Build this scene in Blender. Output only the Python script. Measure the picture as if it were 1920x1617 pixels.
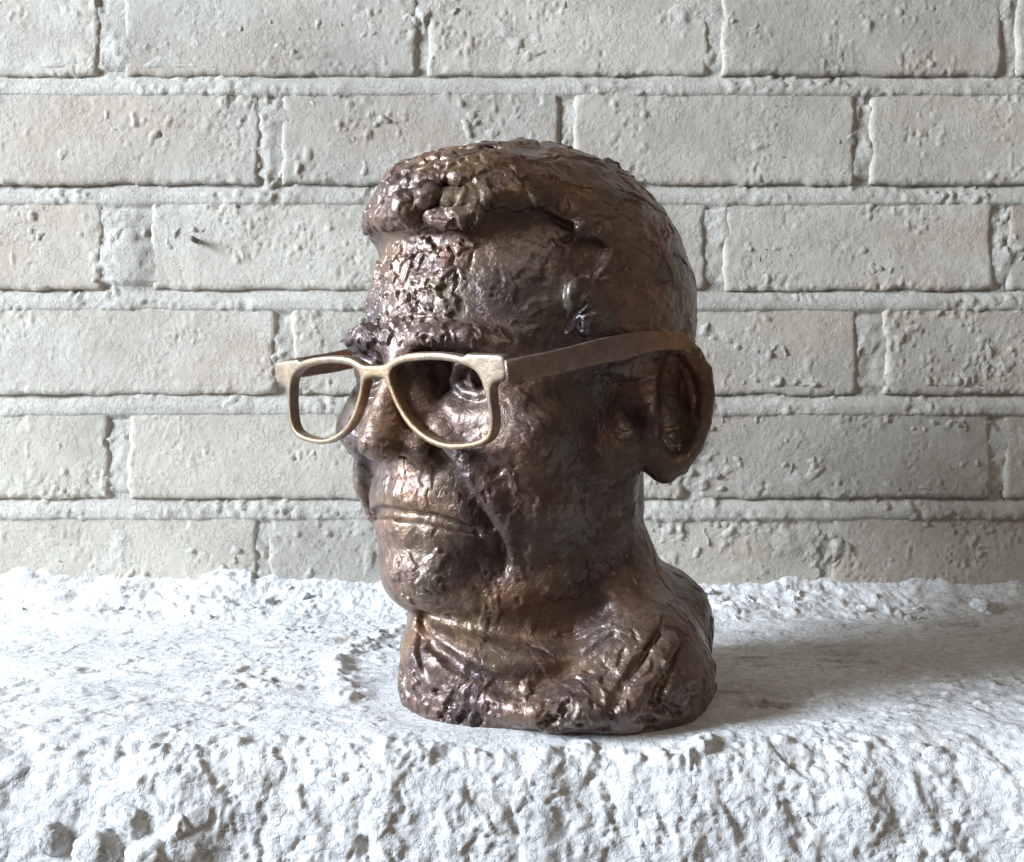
import bpy, bmesh, math, random
import numpy as np
from mathutils import Vector, Matrix

# ---------------------------------------------------------------- camera, world, lights, exposure
scene = bpy.context.scene
for o in list(bpy.data.objects):
    bpy.data.objects.remove(o)

cam_data = bpy.data.cameras.new('camera')
cam = bpy.data.objects.new('camera', cam_data)
scene.collection.objects.link(cam)
cam.location = (0.0, -0.545, 0.135)
cam.rotation_euler = (math.radians(90), 0, 0)
cam_data.sensor_width = 36.0
cam_data.lens = 36.0 * 1900 / 1920
cam_data.clip_start = 0.01
cam_data.clip_end = 50
scene.camera = cam

world = bpy.data.worlds.new('World')
scene.world = world
world.use_nodes = True
wbg = world.node_tree.nodes['Background']
wbg.inputs[0].default_value = (1.0, 0.87, 0.73, 1)
wbg.inputs[1].default_value = 0.125

def area(name, loc, target, size, size_y, energy, col):
    d = bpy.data.lights.new(name, 'AREA')
    d.shape = 'RECTANGLE'; d.size = size; d.size_y = size_y
    d.energy = energy; d.color = col
    o = bpy.data.objects.new(name, d)
    scene.collection.objects.link(o)
    o.location = loc
    o.rotation_euler = (Vector(target) - Vector(loc)).to_track_quat('-Z', 'Y').to_euler()
    return o
# daylight from a window to one side of the ledge
area('window_light', (-2.1, -0.70, 0.86), (0.0, -0.02, 0.10), 0.7, 0.9, 190, (0.755, 0.87, 1.0))

# weak warm light of the room, from above behind the viewer
area('room_light', (0.9, -1.7, 1.9), (0.05, 0.1, 0.15), 1.2, 1.0, 10, (1.0, 0.84, 0.66))

vs = scene.view_settings
vs.view_transform = 'Standard'
vs.look = 'None'
vs.exposure = 0.0
vs.gamma = 1.0
# ---------------------------------------------------------------- numpy helpers (millimetres)
rng = np.random.default_rng(11)
F = np.float32

U = np.uint32
def _hash(ix, iy, iz, seed):
    """integer lattice -> [0, 1)"""
    with np.errstate(over='ignore'):
        n = ix * U(374761393) + iy * U(668265263) + iz * U(2147483647) + U((seed * 974634777) & 0xFFFFFFFF)
        n ^= n >> U(13); n *= U(1274126177)
        n ^= n >> U(16); n *= U(2246822519)
        n ^= n >> U(15)
    return (n >> U(8)).astype(F) * F(1.0 / 16777216.0)

def vnoise(p, seed=0):
    """smooth value noise in [-1, 1]; p: (..., 3)"""
    shp = p.shape[:-1]
    c = []
    for k in range(3):
        v = np.ascontiguousarray(p[..., k]).ravel()
        fl = np.floor(v)
        f = (v - fl).astype(F)
        c.append((fl.astype(np.int32).astype(U), f * f * f * (f * (f * F(6) - F(15)) + F(10))))
    (ix, fx), (iy, fy), (iz, fz) = c
    ix1, iy1, iz1 = ix + U(1), iy + U(1), iz + U(1)
    def lz(a, b):
        h0 = _hash(a, b, iz, seed); return h0 + (_hash(a, b, iz1, seed) - h0) * fz
    a0 = lz(ix, iy); a0 += (lz(ix, iy1) - a0) * fy
    a1 = lz(ix1, iy); a1 += (lz(ix1, iy1) - a1) * fy
    a0 += (a1 - a0) * fx
    return (a0 * F(2) - F(1)).reshape(shp)

def fbm(p, octaves=4, seed=0, gain=0.5, lac=2.03):
    a, s, t = 1.0, 0.0, 0.0
    p = np.asarray(p, dtype=np.float64)
    for o in range(octaves):
        s = s + a * vnoise(p + 17.3 * o, seed + o)
        t += a; a *= gain; p = p * lac
    return s / t

def worley(p, seed=0):
    """distance to the nearest and second-nearest feature point (cell size 1)"""
    fl = np.floor(p)
    i = fl.astype(np.int32)
    fr = (p - fl).astype(F)
    f1 = np.full(p.shape[:-1], 9.0, F); f2 = f1.copy()
    for dx in (-1, 0, 1):
        for dy in (-1, 0, 1):
            for dz in (-1, 0, 1):
                c = [(i[..., k] + o).astype(U) for k, o in enumerate((dx, dy, dz))]
                d = 0
                for k, o in enumerate((dx, dy, dz)):
                    d = d + (_hash(c[0], c[1], c[2], seed + k + 1) + F(o) - fr[..., k]) ** 2
                d = np.sqrt(d)
                f2 = np.minimum(np.maximum(f1, d), f2); f1 = np.minimum(f1, d)
    return f1, f2

def sstep(a, b, x):
    t = np.clip((x - a) / (b - a), 0, 1)
    return t * t * (3 - 2 * t)

def smin(a, b, k):
    h = np.maximum(k - np.abs(a - b), 0) / k
    return np.minimum(a, b) - h * h * k * 0.25

def ssub(a, b, k):
    """a minus b"""
    h = np.maximum(k - np.abs(a + b), 0) / k
    return np.maximum(a, -b) + h * h * k * 0.25

def surface_nets(D, origin, step):
    """D: 3-D array of distances -> verts (mm), quads"""
    S = D < 0
    c = np.zeros(np.array(D.shape) - 1, np.uint8)
    for dx in (0, 1):
        for dy in (0, 1):
            for dz in (0, 1):
                c += S[dx:D.shape[0] - 1 + dx, dy:D.shape[1] - 1 + dy, dz:D.shape[2] - 1 + dz]
    cells = np.argwhere((c > 0) & (c < 8))
    vid = np.full(c.shape, -1, np.int64)
    vid[cells[:, 0], cells[:, 1], cells[:, 2]] = np.arange(len(cells))
    acc = np.zeros((len(cells), 3)); cnt = np.zeros(len(cells))
    corners = [(x, y, z) for x in (0, 1) for y in (0, 1) for z in (0, 1)]
    val = {k: D[cells[:, 0] + k[0], cells[:, 1] + k[1], cells[:, 2] + k[2]] for k in corners}
    for a in corners:
        for ax in range(3):
            if a[ax] == 0:
                b = list(a); b[ax] = 1; b = tuple(b)
                va, vb = val[a], val[b]
                m = (va < 0) != (vb < 0)
                t = va[m] / (va[m] - vb[m])
                p = np.tile(np.array(a, float), (m.sum(), 1)); p[:, ax] = t
                acc[m] += p; cnt[m] += 1
    V = (cells + acc / cnt[:, None]) * step + origin
    Q = []
    n = D.shape
    for ax in range(3):
        sl0 = [slice(None)] * 3; sl1 = [slice(None)] * 3
        sl0[ax] = slice(0, n[ax] - 1); sl1[ax] = slice(1, n[ax])
        for o in range(3):
            if o != ax:
                sl0[o] = slice(1, n[o] - 1); sl1[o] = slice(1, n[o] - 1)
        s0 = S[tuple(sl0)]; s1 = S[tuple(sl1)]
        e = np.argwhere(s0 != s1)
        flip = s0[e[:, 0], e[:, 1], e[:, 2]]
        off = np.array([1, 1, 1]); off[ax] = 0
        e = e + off
        u, v = [(1, 2), (2, 0), (0, 1)][ax]
        def cid(du, dv):
            q = e.copy(); q[:, u] += du; q[:, v] += dv
            return vid[q[:, 0], q[:, 1], q[:, 2]]
        quad = np.stack([cid(-1, -1), cid(0, -1), cid(0, 0), cid(-1, 0)], 1)
        quad[~flip] = quad[~flip][:, ::-1]
        Q.append(quad)
    return V, np.concatenate(Q)

def subdivide(V, Q):
    """one linear quad subdivision"""
    e = np.stack([Q, np.roll(Q, -1, 1)], -1).reshape(-1, 2)
    e.sort(1)
    key = e[:, 0].astype(np.int64) * (len(V) + 1) + e[:, 1]
    uk, inv = np.unique(key, return_inverse=True)
    a = uk // (len(V) + 1); b = uk % (len(V) + 1)
    mid = (V[a] + V[b]) * 0.5
    cen = V[Q].mean(1)
    E = inv.reshape(-1, 4) + len(V)
    C = np.arange(len(Q)) + len(V) + len(uk)
    NV = np.concatenate([V, mid, cen])
    NQ = np.concatenate([np.stack([Q[:, i], E[:, i], C, E[:, i - 1]], 1) for i in range(4)])
    return NV, NQ

def vnormals(V, Q):
    n = np.cross(V[Q[:, 2]] - V[Q[:, 0]], V[Q[:, 3]] - V[Q[:, 1]])
    N = np.zeros_like(V)
    for i in range(4):
        for k in range(3):
            N[:, k] += np.bincount(Q[:, i], n[:, k], len(V))
    return N / np.maximum(np.linalg.norm(N, axis=1), 1e-9)[:, None]

def relax(V, Q, it=1, w=0.5):
    for _ in range(it):
        s = np.zeros_like(V); c = np.zeros(len(V))
        for i in range(4):
            for j in (1, 3):
                for k in range(3):
                    s[:, k] += np.bincount(Q[:, i], V[Q[:, (i + j) % 4], k], len(V))
                c += np.bincount(Q[:, i], minlength=len(V))
        V = V + w * (s / np.maximum(c, 1)[:, None] - V)
    return V

# ---------------------------------------------------------------- the sculpted head, as a distance field
YAW, PITCH, ROLL = math.radians(40.0), math.radians(-8.0), math.radians(2.5)
C0 = np.array([6.0, 0.0, 147.0])
_c, _s = math.cos(YAW), math.sin(YAW)
_R = (np.array([[_c, -_s, 0], [-_s, -_c, 0], [0, 0, 1.0]])
      @ np.array([[1, 0, 0], [0, math.cos(PITCH), -math.sin(PITCH)], [0, math.sin(PITCH), math.cos(PITCH)]])
      @ np.array([[math.cos(ROLL), 0, math.sin(ROLL)], [0, 1, 0], [-math.sin(ROLL), 0, math.cos(ROLL)]]))
def to_local(W): return (W - C0) @ _R
def to_world(L): return np.asarray(L, float) @ _R.T + C0

def d_ell(p, c, r, M=None):
    q = p - np.asarray(c, float)
    if M is not None: q = q @ M
    r = np.asarray(r, float)
    k0 = np.linalg.norm(q / r, axis=1); k1 = np.linalg.norm(q / (r * r), axis=1) + 1e-9
    return k0 * (k0 - 1) / k1
def d_chain(p, pts, rad):
    best = None
    pts = np.asarray(pts, float)
    for i in range(len(pts) - 1):
        a, b = pts[i], pts[i + 1]
        ab = b - a
        t = np.clip(((p - a) @ ab) / (ab @ ab), 0, 1)
        d = np.linalg.norm(p - a - t[:, None] * ab, axis=1) - (rad[i] + (rad[i + 1] - rad[i]) * t)
        best = d if best is None else np.minimum(best, d)
    return best
def frame(n, up):
    """columns: side, up, n"""
    n = np.asarray(n, float); n = n / np.linalg.norm(n)
    s = np.cross(up, n); s /= np.linalg.norm(s)
    return np.stack([s, np.cross(n, s), n], 1)

class Field:
    def __init__(self, W):
        self.W = W; self.L = to_local(W); self.M = self.L * np.array([-1, 1, 1.0])
        self.WM = to_world(self.M)
        self.d = np.full(len(W), 1e3); self.cols = {}
    def _op(self, P, centre, reach, fn, k, op):
        key = id(P)
        if key not in self.cols: self.cols[key] = [np.ascontiguousarray(P[:, i]) for i in range(3)]
        cz = self.cols[key]
        m = np.where(np.abs(cz[2] - centre[2]) < reach)[0]
        m = m[np.abs(cz[0][m] - centre[0]) < reach]
        m = m[np.abs(cz[1][m] - centre[1]) < reach]
        if len(m):
            self.d[m] = op(self.d[m], fn(P[m]), k)
    def ell(self, c, r, k, op=smin, sym=False, sp='L', M=None):
        reach = max(r) + 3 * k + 12
        for P in ([getattr(self, sp)] + ([self.M if sp == 'L' else self.WM] if sym else [])):
            self._op(P, np.asarray(c, float), reach, lambda q: d_ell(q, c, r, M), k, op)
    def chain(self, pts, rad, k, op=smin, sym=False, sp='L'):
        if np.isscalar(rad): rad = [rad] * len(pts)
        a = np.asarray(pts, float); c = a.mean(0)
        reach = np.linalg.norm(a - c, axis=1).max() + max(rad) + 3 * k + 12
        for P in ([getattr(self, sp)] + ([self.M if sp == 'L' else self.WM] if sym else [])):
            self._op(P, c, reach, lambda q: d_chain(q, pts, rad), k, op)

SIDE_Z = np.array([10, 25, 40, 50, 59, 66, 72, 80, 88, 96, 103.0])              # hairline at the temple: angle from the front, by height
SIDE_PHI = np.radians([66, 62, 60, 56, 54, 58, 64, 67, 62, 49, 42.0])
LOW_PHI = np.radians([0, 60, 75, 100, 112, 125, 150, 180])                       # lowest hair, by angle
LOW_Z = np.array([40, 24, 16, 14, 0, -30, -38, -40.0])
def hair_g(L):
    """> 0 within the hair, in millimetres from its edge"""
    phi = np.abs(np.arctan2(L[:, 0], L[:, 1] + 10)) + 0.05 * fbm(L / 11.0 + 40, 2, 93)
    front = L[:, 2] - (97 + 5 * sstep(0.45, 0.75, phi)) + 4.0 * fbm(L / 12.0, 2, 90)
    side = (phi - np.interp(L[:, 2], SIDE_Z, SIDE_PHI)) * 75
    low = L[:, 2] - np.interp(phi, LOW_PHI, LOW_Z)
    return np.minimum(np.maximum(front, side), low)

EAR = [(60, -49, 170), (65, -49, 176), (73, -46, 179), (82, -42, 177.5), (89.5, -39, 173), (95.5, -37, 165), (97.5, -36, 153),
       (96, -36, 140), (91.5, -37, 128), (84.5, -38, 119.5), (76, -40, 114.5)]
def bust_sdf(W):
    f = Field(np.asarray(W, float)); L = f.L
    # skull and hair mass
    d = d_ell(L, (0, -14, 49), (75.5, 96.5, 85))
    m = np.where(np.abs(d) < 22)[0]
    d[m] -= 5.5 * sstep(-2.5, 3.5, hair_g(L[m]))
    f.d = d
    ws = f.W
    # neck and the cut of the shoulders (upright, so in world space)
    neck = d_chain(ws, [(18, 8, 190), (20, 0, 120), (19, -4, 78), (24, -6, 60)], [51, 50.5, 51, 53])
    f.d = smin(f.d, neck, 12)
    # face masses
    f.ell((0, 34, 5), (65, 56, 78), 16)
    f.ell((0, 34, -44), (56, 52, 46), 16)
    f.chain([(60, 4, -22), (54, 12, -52), (38, 52, -70), (14, 74, -75)], [14, 15, 15, 14], 12, sym=True)
    f.ell((-1, 78, -68), (26, 18, 19), 14)
    f.ell((0, 73, -38), (36, 20, 28), 14)
    f.ell((46, 58, -3), (25, 25, 20), 14, sym=True)
    f.ell((48, 44, -32), (20, 30, 30), 14)
    return f

def bust_detail(f):
    L = f.L
    # base of the neck: a flared ring that spreads at the back
    f.ell((28, -15, 10), (71, 87, 21), 5, sp='W')
    f.ell((57, -28, 16), (42, 60, 42), 16, sp='W')
    f.ell((61, 20, 31), (50, 51, 35), 16, sp='W')
    f.ell((-4, -38, 26), (51, 46, 17), 6, sp='W')
    # brows, sockets
    f.chain([(8, 87, 40), (22, 88, 43), (37, 82, 43), (51, 67, 37)], [5, 6.2, 5.5, 3.5], 10, sym=True)
    f.ell((34, 93, 24), (20, 23, 14), 8, op=ssub, sym=True)
    f.ell((17, 90, 26), (8, 17, 13), 6, op=ssub, sym=True)
    f.ell((36.5, 63, 25), (15, 14.5, 14), 3, sym=True)
    # nose
    f.chain([(0, 84.5, 44), (0, 90.5, 30), (0, 99.5, 13), (0, 104, -1)], [7, 5.8, 6.8, 10.6], 5)
    f.chain([(5, 84, 30), (8, 87, 10)], [5.5, 8], 7, sym=True)
    f.ell((13.5, 91, -4.5), (8.8, 10.5, 8), 8, sym=True)
    f.ell((6.5, 98, -13.5), (3.6, 6, 4), 2.5, op=ssub, sym=True)
    # lids
    f.chain([(22, 75, 23), (28.5, 78.5, 31), (36.5, 79, 33), (45, 75, 31), (51, 67.5, 24)], 2.8, 2.5, sym=True)
    f.chain([(22, 75, 22), (29, 76.5, 18), (37, 76, 16.5), (46, 72, 18), (51, 67.5, 23)], 2.4, 2.5, sym=True)
    f.chain([(20, 76, 12), (30, 80, 6), (42, 76, 7), (52, 67, 13)], 4.0, 6, sym=True)      # bag
    f.ell((37.5, 76, 24.5), (4.6, 7, 5.2), 1.0, op=ssub, sym=True)                             # drilled pupil
    # mouth
    f.chain([(0, 89, -31), (13, 86.5, -32), (27, 79, -37)], [5, 4.6, 3], 9, sym=True)
    f.chain([(0, 89.5, -46), (13, 87, -47), (26, 79.5, -50)], [4.0, 3.8, 3], 9, sym=True)
    f.chain([(0, 95.2, -38.2), (9.5, 93.8, -38.4), (20.2, 90.6, -40.2), (28, 86.2, -42.8), (33, 81.3, -45.4), (34.5, 79, -48.5)], [2.7, 3.0, 3.1, 2.8, 1.8, 0.8], 2.2, op=ssub, sym=True)
    f.ell((0, 84, -70), (15, 12, 12), 10)
    # nasolabial folds: a roll of cheek with a crease inside and a jowl line
    f.chain([(22, 87, 2), (33, 83, -12), (42, 77, -28), (45, 70, -44), (43, 67, -58)], [4.5, 7, 7.8, 6.5, 3.5], 5, sym=True)
    f.chain([(19, 91, -6), (28, 89, -16), (36, 83, -30), (39.5, 76, -44)], [2, 2.4, 2.6, 1.8], 4, op=ssub, sym=True)
    f.chain([(48, 73, -26), (49.5, 69.5, -35), (50, 69, -44)], [1.2, 2.2, 2.8], 2.5, op=ssub, sym=True)
    f.chain([(43, 74, -48), (40.5, 70, -59), (40, 69.5, -71)], [1.4, 1.7, 1.0], 4, op=ssub, sym=True)
    # ears
    ear_n = np.array([0.35, -0.93, 0.1])
    EM = frame(ear_n, (0, 0, 1.0))
    f.ell((78.5, -34, 147), (19, 33, 9), 5, sp='W', M=EM, sym=True)
    f.ell((73, -34, 140), (12, 24, 8), 6, sp='W', M=EM, sym=True)
    f.chain(EAR, [3.5, 4, 4.4, 4.6, 4.8, 4.8, 4.6, 4.4, 4.6, 5.5, 6], 3, sp='W', sym=True)
    f.ell((65, -41, 146), (10, 8, 24), 9, sp='W', sym=True)
    f.ell((67.5, -48, 141), (5, 5, 7), 5, sp='W', sym=True)
    f.ell((72, -42, 121), (7, 5, 8), 6, sp='W', sym=True)
    f.ell((82.5, -46, 147), (11.5, 26, 17), 2, op=ssub, sp='W', M=EM, sym=True)
    # throat over collar, neck folds
    f.chain([(-1, -10, 78), (-8, -19, 44), (-5, -31, 12)], [37, 46, 52], 6, sp='W')
    f.chain([(10, 78, -80), (25, 73, -80), (41, 61, -79), (54, 42, -73), (60, 20, -62)], [8, 8.5, 8.5, 8.5, 8], 9, sym=True)
    f.chain([(-42, -50, 45), (-28, -64, 44), (-10, -71, 42), (10, -72, 40), (30, -65, 42), (42, -62, 50)], [0.3, 2, 4, 5, 4.5, 3], 8, op=ssub, sp='W')
    f.chain([(-44, -49, 41), (-38, -63, 33), (-24, -80, 27), (-12, -85, 22), (0, -88, 19), (12, -87, 21), (25, -81, 26), (47, -74, 40)], [1.8, 3.0, 3.8, 4.4, 4.6, 4.2, 3.4, 1.6], 3, op=ssub, sp='W')
    f.chain([(-44, -48, 43), (-44, -61, 30), (-40, -71, 19)], [1.2, 1.8, 1.2], 3, op=ssub, sp='W')
    f.chain([(69, -72, 40), (55, -87, 26), (44, -98, 13)], [1.2, 2.2, 1.4], 4, op=ssub, sp='W')
    f.chain([(74, -73, 36), (64, -84, 25), (52, -95, 11)], [2.0, 2.8, 2.0], 7, sp='W')
    f.chain([(80, -66, 38), (70, -84, 25), (61, -94, 11)], [0.8, 1.3, 0.8], 4, op=ssub, sp='W')
    # hair lumps along the front hairline
    f.ell((0, 35, 106), (52, 41, 27), 10)
    f.chain([(-62, 30, 86), (-46, 52, 97), (-26, 64, 102), (-4, 69.5, 105), (18, 67.5, 106), (32, 59, 108)], [5, 5.5, 6, 6.5, 5.5, 3], 10)
    f.ell((3, 80.5, 103), (8.5, 9, 8.5), 1.5)
    f.ell((14.5, 78.5, 108), (5.5, 6, 5), 2)
    for pts, r, k in (([(18, 77.5, 97.5), (26, 74.5, 96), (35, 68.5, 97)], [4, 4.2, 3], 4), ([(23, 72, 105), (32, 67, 104), (40, 61, 105)], [3.5, 3.8, 3], 5),
                      ([(-8, 76, 101), (-26, 69, 100)], [5.5, 5], 3), ([(-10, 71, 111), (8, 71, 115)], [5, 5], 5), ([(-32, 66, 100), (-48, 52, 97)], [5, 4], 4)):
        f.chain(pts, r, k)
    f.chain([(12, 86, 99), (15, 80, 101), (20, 77, 103)], [1.5, 2.2, 1.8], 1.5, op=ssub)
    f.ell((22, 70, 111), (8, 5, 3), 3, op=ssub)
    f.ell((2, 36, 133), (6, 5, 3), 3, op=ssub)
    f.ell((20, 38, 128), (7, 5, 3), 3, op=ssub)
    for c, r in (((67.5, 38, 60), (4, 8, 7)), ((70, 29, 46), (4, 8, 10)), ((65, 24, 90), (4, 10, 5))):
        f.ell(c, r, 6, sym=True)
    f.d = np.maximum(f.d, -(f.W[:, 2] + 1.5))
    return f.d

def bust_field(W):
    f = bust_sdf(W)
    near = np.where(np.abs(f.d) < 85)[0]
    d = f.d.copy()
    g = Field(f.W[near]); g.d = f.d[near]
    d[near] = bust_detail(g)
    return d

def bust_mesh(step, levels):
    lo = np.array([-95., -135, -6]); hi = np.array([140., 115, 310])
    k = 3
    nc = ((hi - lo) / (step * k)).astype(int) + 2
    axc = [lo[i] + step * k * np.arange(nc[i]) for i in range(3)]
    dc = bust_field(np.stack(np.meshgrid(*axc, indexing='ij'), -1).reshape(-1, 3)).reshape(nc)
    D = dc
    for a in range(3):
        D = np.repeat(D, k, axis=a)
    n = D.shape
    ax = [lo[i] + step * (np.arange(n[i])) for i in range(3)]
    near = np.argwhere(np.abs(D) < step * k * 2.2 + 4)
    pts = np.stack([ax[i][near[:, i]] for i in range(3)], 1)
    D[near[:, 0], near[:, 1], near[:, 2]] = bust_field(pts)
    V, Q = surface_nets(D, lo, step)
    for _ in range(levels):
        V, Q = subdivide(V, Q)
        V = relax(V, Q, 1, 0.5)
        N = vnormals(V, Q)
        d = bust_field(V)
        V = V - N * np.clip(d, -1, 1)[:, None]
    return V, Q

def dab_all(V, N, specs, base, edge=0.74):
    """raise (or sink) small pads of clay: specs = (centre index, direction, length, width, height, tilt, power)"""
    order = np.argsort(V[:, 2]); zs = V[order, 2]
    up = base.copy()
    for (i, t, ln, wd, am, tilt, pw) in specs:
        c = V[i]; n = N[i]
        R = max(ln, wd) * 1.15
        idx = order[np.searchsorted(zs, c[2] - R):np.searchsorted(zs, c[2] + R)]
        r = V[idx] - c
        m = (r * r).sum(1) < R * R
        idx = idx[m]; r = r[m]
        m = (N[idx] @ n) > 0.15
        idx = idx[m]; r = r[m]
        if not len(idx): continue
        t = t - n * (t @ n); t = t / (np.linalg.norm(t) + 1e-9); b = np.cross(n, t)
        u = r @ t / ln; v = r @ b / wd
        wob = 1 + 0.18 * np.sin(5 * np.arctan2(v, u) + i)
        q = (np.abs(u) ** pw + np.abs(v) ** pw) ** (1 / pw) * wob
        h = am * (1 + tilt * u) * (1 - sstep(edge, 1.0, q))
        if am > 0: up[idx] = np.maximum(up[idx], base[idx] + h)
        else: up[idx] = np.minimum(up[idx], up[idx] * 0.5 + base[idx] * 0.5 + h)
    return up
# ---------------------------------------------------------------- the cast eyeglasses (own field, in glasses space: u his left, w forward, v up)
LENS = np.array([(9, -7.3), (10.7, -3.3), (17, -.8), (31, 0), (45, -1.1), (54.5, -3.6), (58.7, -7.3), (60.7, -14), (61.8, -21.6), (61.3, -27.8),
                 (58.7, -31.2), (50.3, -33.4), (37.8, -34), (27, -30.6), (18.6, -24.7), (12.8, -16.6)]) * np.array([1.0, 1.07])
def smooth_closed(P, it=3):
    for _ in range(it):
        Q = np.roll(P, -1, 0)
        P = np.stack([P * .75 + Q * .25, P * .25 + Q * .75], 1).reshape(-1, 2)
    return P
def d_poly(p, poly):
    """signed distance to a 2-D polygon"""
    d = np.full(len(p), 1e9); inside = np.zeros(len(p), bool)
    for a, b in zip(poly, np.roll(poly, -1, 0)):
        ab = b - a; ap = p - a
        t = np.clip((ap @ ab) / (ab @ ab), 0, 1)
        d = np.minimum(d, ((ap - t[:, None] * ab) ** 2).sum(1))
        c = (a[1] > p[:, 1]) != (b[1] > p[:, 1])
        inside ^= c & (p[:, 0] < (b[0] - a[0]) * (p[:, 1] - a[1]) / (b[1] - a[1] + 1e-12) + a[0])
    d = np.sqrt(d)
    return np.where(inside, -d, d)
G_YAW = math.radians(-2.5); G_C = np.array([-4.6, 99.6, 34.2]); G_TILT = math.radians(-1.0)
_GR = (np.array([[math.cos(G_YAW), -math.sin(G_YAW), 0], [math.sin(G_YAW), math.cos(G_YAW), 0], [0, 0, 1]])
       @ np.array([[math.cos(G_TILT), 0, math.sin(G_TILT)], [0, 1, 0], [-math.sin(G_TILT), 0, math.cos(G_TILT)]]))
def glasses_to_world(G):
    G = np.asarray(G, float) * np.array([1.03, 1.0, 1.03])
    G[:, 1] -= 3.0 * (G[:, 0] / 70) ** 2          # the front wraps a little round the face
    return to_world(G @ _GR.T + G_C)
def front_mesh(step=0.7):
    lo = np.array([-78., -6, -40]); hi = np.array([78., 5, 8])
    n = ((hi - lo) / step).astype(int) + 1
    ax = [lo[i] + step * np.arange(n[i]) for i in range(3)]
    U, Vv = np.meshgrid(ax[0], ax[2], indexing='ij')
    p = np.stack([np.abs(U).ravel(), Vv.ravel()], 1)
    hole = d_poly(p, smooth_closed(LENS, 1))
    rim = hole - (2.7 + 0.9 * sstep(-14, 0, p[:, 1]))
    bridge = d_poly(p, np.array([(-12., -1.8), (9., -1.5), (13., -1.0), (13., -10.), (9.5, -9.5), (6.5, -7.8), (0., -7.0), (-12., -7.)]))
    end = d_poly(p, smooth_closed(np.array([(50., 2.2), (62., 1.6), (70.5, .9), (72., -1.), (72., -8.), (70.5, -9.6), (66., -10.2), (63.5, -13), (62.5, -18), (58., -8)]), 1))
    s2 = smin(smin(rim, bridge, 3), end, 3)
    s2 = ssub(s2, hole, 0.8)
    s2 = s2.reshape(n[0], n[2])[:, None, :]
    w = ax[1][None, :, None]
    depth = np.abs(w + 1.0) - 3.1
    q = np.maximum(s2, depth)
    # rounded edges
    r = 0.9
    q = np.where((s2 > -r) & (depth > -r), np.hypot(np.maximum(s2 + r, 0), np.maximum(depth + r, 0)) - r, q)
    V, Q = surface_nets(q, lo, step)
    V = relax(V, Q, 2, 0.4)
    V = V + vnormals(V, Q) * (0.22 * fbm(V / 12, 2, 5) + 0.04 * fbm(V / 3, 2, 6))[:, None]
    return glasses_to_world(V), Q
TEMPLE_BACK = np.array([(70.5, 97.5, 29.5), (73, 88, 29.7), (74.5, 64, 30.8), (76, 40, 32.8), (79, 18, 34.2), (82, 2, 35.2), (85.5, -10, 35.0), (88.5, -20, 33.0), (89.5, -29, 27), (87, -36, 17)])
T_H = np.array([4.8, 5.2, 5.4, 5.8, 6.2, 5.0, 4.6, 4.0, 3.4, 2.8]); T_W = np.array([2.2, 2.2, 2.0, 2.0, 2.0, 2.0, 2.0, 2.0, 2.0, 2.0])
def temple_mesh(side):
    n = 70; m = 20
    TEMPLE = TEMPLE_BACK.copy()
    TEMPLE[:2] = [(68.5, 94.5, 29.5), (72, 86, 29.8)] if side > 0 else [(76.0, 98.5, 29.5), (77, 90, 29.8)]
    t = np.linspace(0, len(TEMPLE) - 1, n)
    k = np.arange(len(TEMPLE))
    P = np.stack([np.interp(t, k, TEMPLE[:, i]) for i in range(3)], 1)
    for _ in range(6):
        P[1:-1] = P[1:-1] * .5 + (P[:-2] + P[2:]) * .25
    H = np.interp(t, k, T_H); B = np.interp(t, k, T_W)
    T = np.gradient(P, axis=0); T /= np.linalg.norm(T, axis=1)[:, None]
    S = np.tile(np.array([1.0, 0, 0]), (n, 1)); S -= (S * T).sum(1)[:, None] * T; S /= np.linalg.norm(S, axis=1)[:, None]
    Up = np.cross(S, T);
    a = np.linspace(0, 2 * np.pi, m, endpoint=False)
    ca = np.sign(np.cos(a)) * np.abs(np.cos(a)) ** .5; sa = np.sign(np.sin(a)) * np.abs(np.sin(a)) ** .5
    V = P[:, None] + S[:, None] * (ca[None, :] * B[:, None])[..., None] + Up[:, None] * (sa[None, :] * H[:, None])[..., None]
    V = V.reshape(-1, 3)
    V = V + 0.35 * fbm(V / 7, 3, 9)[:, None] * np.array([1, .3, .6])
    Q = []
    for i in range(n - 1):
        for j in range(m):
            Q.append((i * m + j, i * m + (j + 1) % m, (i + 1) * m + (j + 1) % m, (i + 1) * m + j))
    Q = np.array(Q)
    cap = [[list(range(m))[::-1]], [[(n - 1) * m + j for j in range(m)]]]
    V[:, 0] *= side
    faces = Q.tolist() + cap[0] + cap[1]
    if side < 0: faces = [f[::-1] for f in faces]
    return to_world(V), faces
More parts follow.
